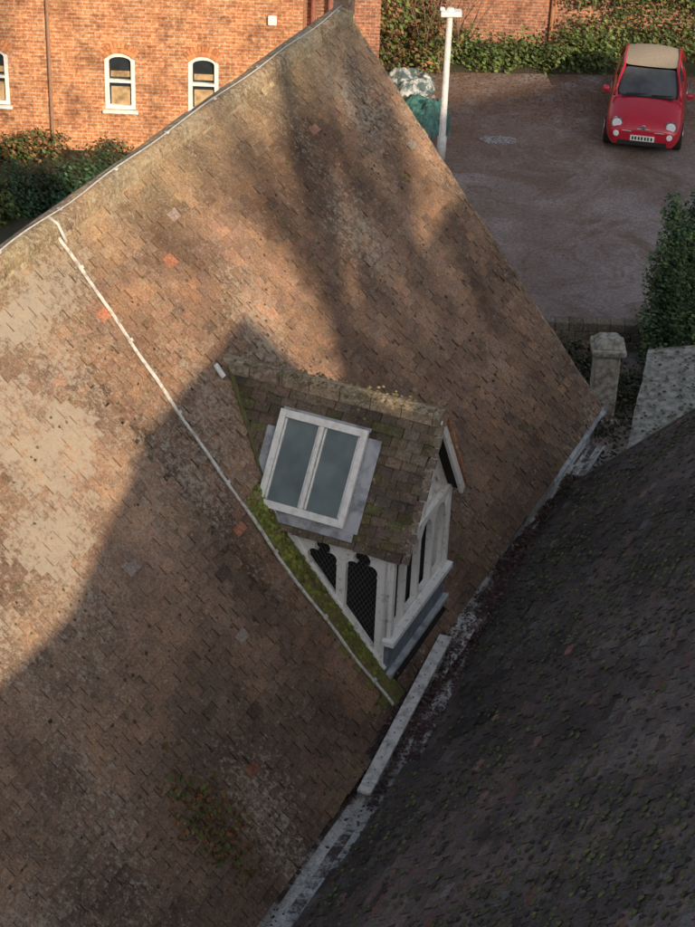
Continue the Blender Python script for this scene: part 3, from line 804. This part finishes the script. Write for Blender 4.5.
cur.obj("blinds",[simple("cream_blind",(.50,.36,.20),.8,col2=(.25,.17,.09),scale=5)],bh); sil.obj("window_sills",[M_whiteclean],bh,bevel=.008)
ab.obj("brick_arches",[attrmat("arch_brick",.9)],bh)
mb=MB(); mb.tube([(-6.30,HY-.06,0),(-6.30,HY-.06,5.1)],.035,8); mb.obj("drainpipe",[simple("pipe_brown",(.34,.2,.13),.6)],bh)
mb=MB(); mb.box((-1.85,HY-.05,2.95),X,(.18,.08,.2)); mb.obj("security_light",[M_whiteclean],bh,bevel=.03)
mb=MB()
mb.box((-.5,HY+2.2,2.0),X,(1.6,.25,4.0)); mb.obj("rear_wing_wall",[M_brick2],bh)
mb=MB()
for x in (-1.1,-.75): mb.tube([(x,HY+1.9,0),(x,HY+1.9,4)],.05,8)
mb.obj("soil_pipes",[simple("pipe_red",(.3,.13,.1),.6)],bh)

# ---------------- bare trees beyond the shade caster (outside the view) ---------
def branch(mb,p,d,L_,R_,lev,taper=.5,start=2,sub=.22):
    n=8;pts=[p];rs=[R_]
    for i in range(n):
        d=(d+V((random.gauss(0,.05),random.gauss(0,.05),.05))).normalized()
        p=p+d*L_/n; pts.append(p); rs.append(R_*(1-taper*(i+1)/n))
        if lev>0 and i>=start:
            for k in range(2):
                a=random.uniform(0,6.28); sd_=V((math.cos(a),math.sin(a),.2))
                branch(mb,p,(d+sd_*.35).normalized(),L_*sub,rs[-1]*.6,lev-1,.6,2,.45)
    mb.tube(pts,rs,6 if lev>0 else 4,cap=False)
random.seed(4)
for nm,x,y,L_,R_,lv in (("bare_tree",11.9,-10.5,24.0,.32,1),("bare_tree.001",10.75,-10.8,22.6,.2,1),("bare_tree.002",22.5,-22,30,.4,2)):
    e=empty(nm); mb=MB(); branch(mb,V((x,y,0)),V((0,0,1)),L_,R_,lv,.45,5)
    mb.obj("limbs",[M_wood],e,fixn=False)

# ---------------- car ----------------
CX,CY=5.84,38.85
car=empty("parked_car",(CX,CY,0))
ang=math.radians(-9)
Mc=Matrix.Translation((CX,CY,0))@Matrix.Rotation(ang,4,'Z')
m,nt,b=newmat("red_paint"); b.inputs["Roughness"].default_value=.32; b.inputs["Coat Weight"].default_value=.6
nt.links.new(ramp(nt,noi(nt,6,3),[(.3,(.52,.012,.035)),(.7,(.44,.01,.028))]),b.inputs["Base Color"]); M_red=m
M_top=simple("fabric_roof",(.40,.34,.26),.9,col2=(.32,.27,.20),scale=20)
M_cg=glassmat("car_glass",(.05,.055,.06),.06); M_chr=simple("chrome",(.75,.75,.75),.15,metal=1,bmp=0,var=.05)
M_rub=simple("tyre",(.025,.025,.025),.85); M_lens=simple("headlamp_lens",(.85,.87,.9),.12,bmp=0,var=.1); M_pl=simple("plate",(.85,.85,.82),.4,bmp=0,var=.05)
st=[(0.00,.54,.30,.50,.56),(0.05,.66,.22,.56,.66),(.16,.75,.20,.62,.76),(.40,.80,.20,.70,.86),(.75,.815,.20,.80,.94),(1.0,.815,.20,.88,.985),
(1.6,.815,.20,.92,.99),(2.4,.815,.20,.93,.99),(3.0,.81,.20,.92,.99),(3.3,.77,.22,.88,.97),(3.48,.70,.26,.80,.90),(3.55,.60,.34,.66,.76)]
vs=[];n=11
for y,wd,zl,zb,zt in st:
    half=[(wd*.86,zl),(wd*.97,zl+.10),(wd,zl+.28 if zl+.28<zb else (zl+zb)/2),(wd*.97,zb),(wd*.72,zb+(zt-zb)*.75)]
    row_=[(-a,z) for a,z in half]+[(0,zt)]+[(a,z) for a,z in half[::-1]]
    vs+= [V((x,y,z)) for x,z in row_]
mb=MB(); mb.add(vs,[(i*n+j,i*n+j+1,(i+1)*n+j+1,(i+1)*n+j) for i in range(len(st)-1) for j in range(n-1)]+[tuple(range(n)),tuple(range((len(st)-1)*n,len(st)*n))])
parts=[mb.obj("body",[M_red],None,smooth=True,sub=2)]
def gh(name,rows,mat,sub=1):
    m=MB(); k=len(rows[0]); vv=[V(p_) for rw in rows for p_ in rw]
    m.add(vv,[(i*k+j,i*k+j+1,(i+1)*k+j+1,(i+1)*k+j) for i in range(len(rows)-1) for j in range(k-1)])
    parts.append(m.obj(name,[mat],None,smooth=True,sub=sub))
def row(y,z,w_,crown,bow=0): return [(w_*f,y+bow*f*f,z-crown*f*f) for f in (-1,-.75,-.4,0,.4,.75,1)]
gh("windscreen",[row(.93,.95,.64,.02,.16),row(1.12,1.12,.62,.02,.15),row(1.32,1.29,.58,.025,.13),row(1.46,1.40,.54,.03,.12)],M_cg)
gh("fabric_roof",[row(1.50,1.425,.55,.03,.12),row(1.75,1.47,.57,.05,.05),row(2.2,1.49,.57,.06),row(2.7,1.46,.56,.06),row(2.98,1.40,.54,.06)],M_top)
gh("rear_screen",[row(3.0,1.39,.54,.06),row(3.2,1.18,.60,.05),row(3.34,.96,.64,.05)],M_cg)
for sg in (-1,1):
    gh("side_glass",[[(sg*.665,1.10,.97),(sg*.62,1.35,1.17),(sg*.565,1.60,1.36)],[(sg*.70,1.7,.99),(sg*.66,1.7,1.2),(sg*.59,1.7,1.40)],[(sg*.70,2.5,.99),(sg*.66,2.5,1.2),(sg*.59,2.45,1.40)],[(sg*.66,3.2,.98),(sg*.63,3.08,1.18),(sg*.56,2.92,1.34)]],M_cg,0)
    m=MB(); m.tube([(sg*.70,.98,.93),(sg*.645,1.24,1.16),(sg*.565,1.52,1.385),(sg*.575,1.9,1.425),(sg*.575,2.6,1.415),(sg*.57,2.92,1.35),(sg*.66,3.25,1.0)],[.035,.032,.03,.028,.028,.04,.07],8)
    m.tube([(sg*.71,2.1,.96),(sg*.60,2.1,1.40)],.025,6)
    parts.append(m.obj("pillars",[M_red],None,smooth=True))
    m=MB(); m.box((sg*.88,1.12,1.0),X,(.16,.13,.14)); parts.append(m.obj("mirror",[M_red],None,bevel=.045))
    m=MB(); m.tube([(sg*.555,.16,.66),(sg*.56,.085,.665)],[.115,.095],16); m.tube([(sg*.55,.05,.47),(sg*.55,.01,.47)],[.07,.06],12); parts.append(m.obj("headlamps",[M_lens],None,smooth=False,bevel=.01))
    m=MB(); m.tube([(sg*.555,.17,.66),(sg*.558,.105,.663)],.125,16); parts.append(m.obj("lamp_rings",[M_chr],None))
    for y in (.66,2.96):
        m=MB(); m.tube([(sg*.63,y,.29),(sg*.82,y,.29)],.29,20); parts.append(m.obj("wheel",[M_rub],None,bevel=.03))
        m=MB(); m.tube([(sg*.80,y,.29),(sg*.835,y,.29)],.19,14); parts.append(m.obj("hubcap",[M_chr],None,bevel=.01))
m=MB(); m.box((0,.035,.30),X,(1.02,.08,.11)); parts.append(m.obj("lower_grille",[M_rub],None,bevel=.02))
m=MB(); m.box((0,-.012,.42),X,(.50,.02,.115)); parts.append(m.obj("number_plate",[M_pl],None))
m=MB()
for i,x in enumerate((-.2,-.14,-.07,-.01,.06,.12,.19)): m.box((x,-.024,.42),X,(.035,.006,.07))
parts.append(m.obj("plate_characters",[M_rub],None))
m=MB(); m.box((0,.035,.60),X,(.26,.03,.03)); m.tube([(0,.06,.64),(0,.02,.645)],.05,12); m.box((-.34,.02,.55),X,(.2,.02,.02)); m.box((.34,.02,.55),X,(.2,.02,.02)); parts.append(m.obj("chrome_trim",[M_chr],None,bevel=.005))
m=MB(); m.box((-.2,.99,1.0),((1,.1,0),(-.1,1,0),(0,0,1)),(.5,.02,.02)); m.box((.3,.99,1.0),((1,.1,0),(-.1,1,0),(0,0,1)),(.45,.02,.02)); m.box((0,.95,.965),X,(1.1,.06,.02)); parts.append(m.obj("wipers",[M_rub],None))
m=MB(); m.box((0,1.9,.9),X,(1.25,1.7,.1))
for x in (-.33,.33): m.box((x,1.85,1.05),X,(.42,.12,.5))
parts.append(m.obj("seats",[M_rub],None,bevel=.03))
for o_ in parts:
    o_.data.transform(Mc); keep(o_,car)
print("ok")
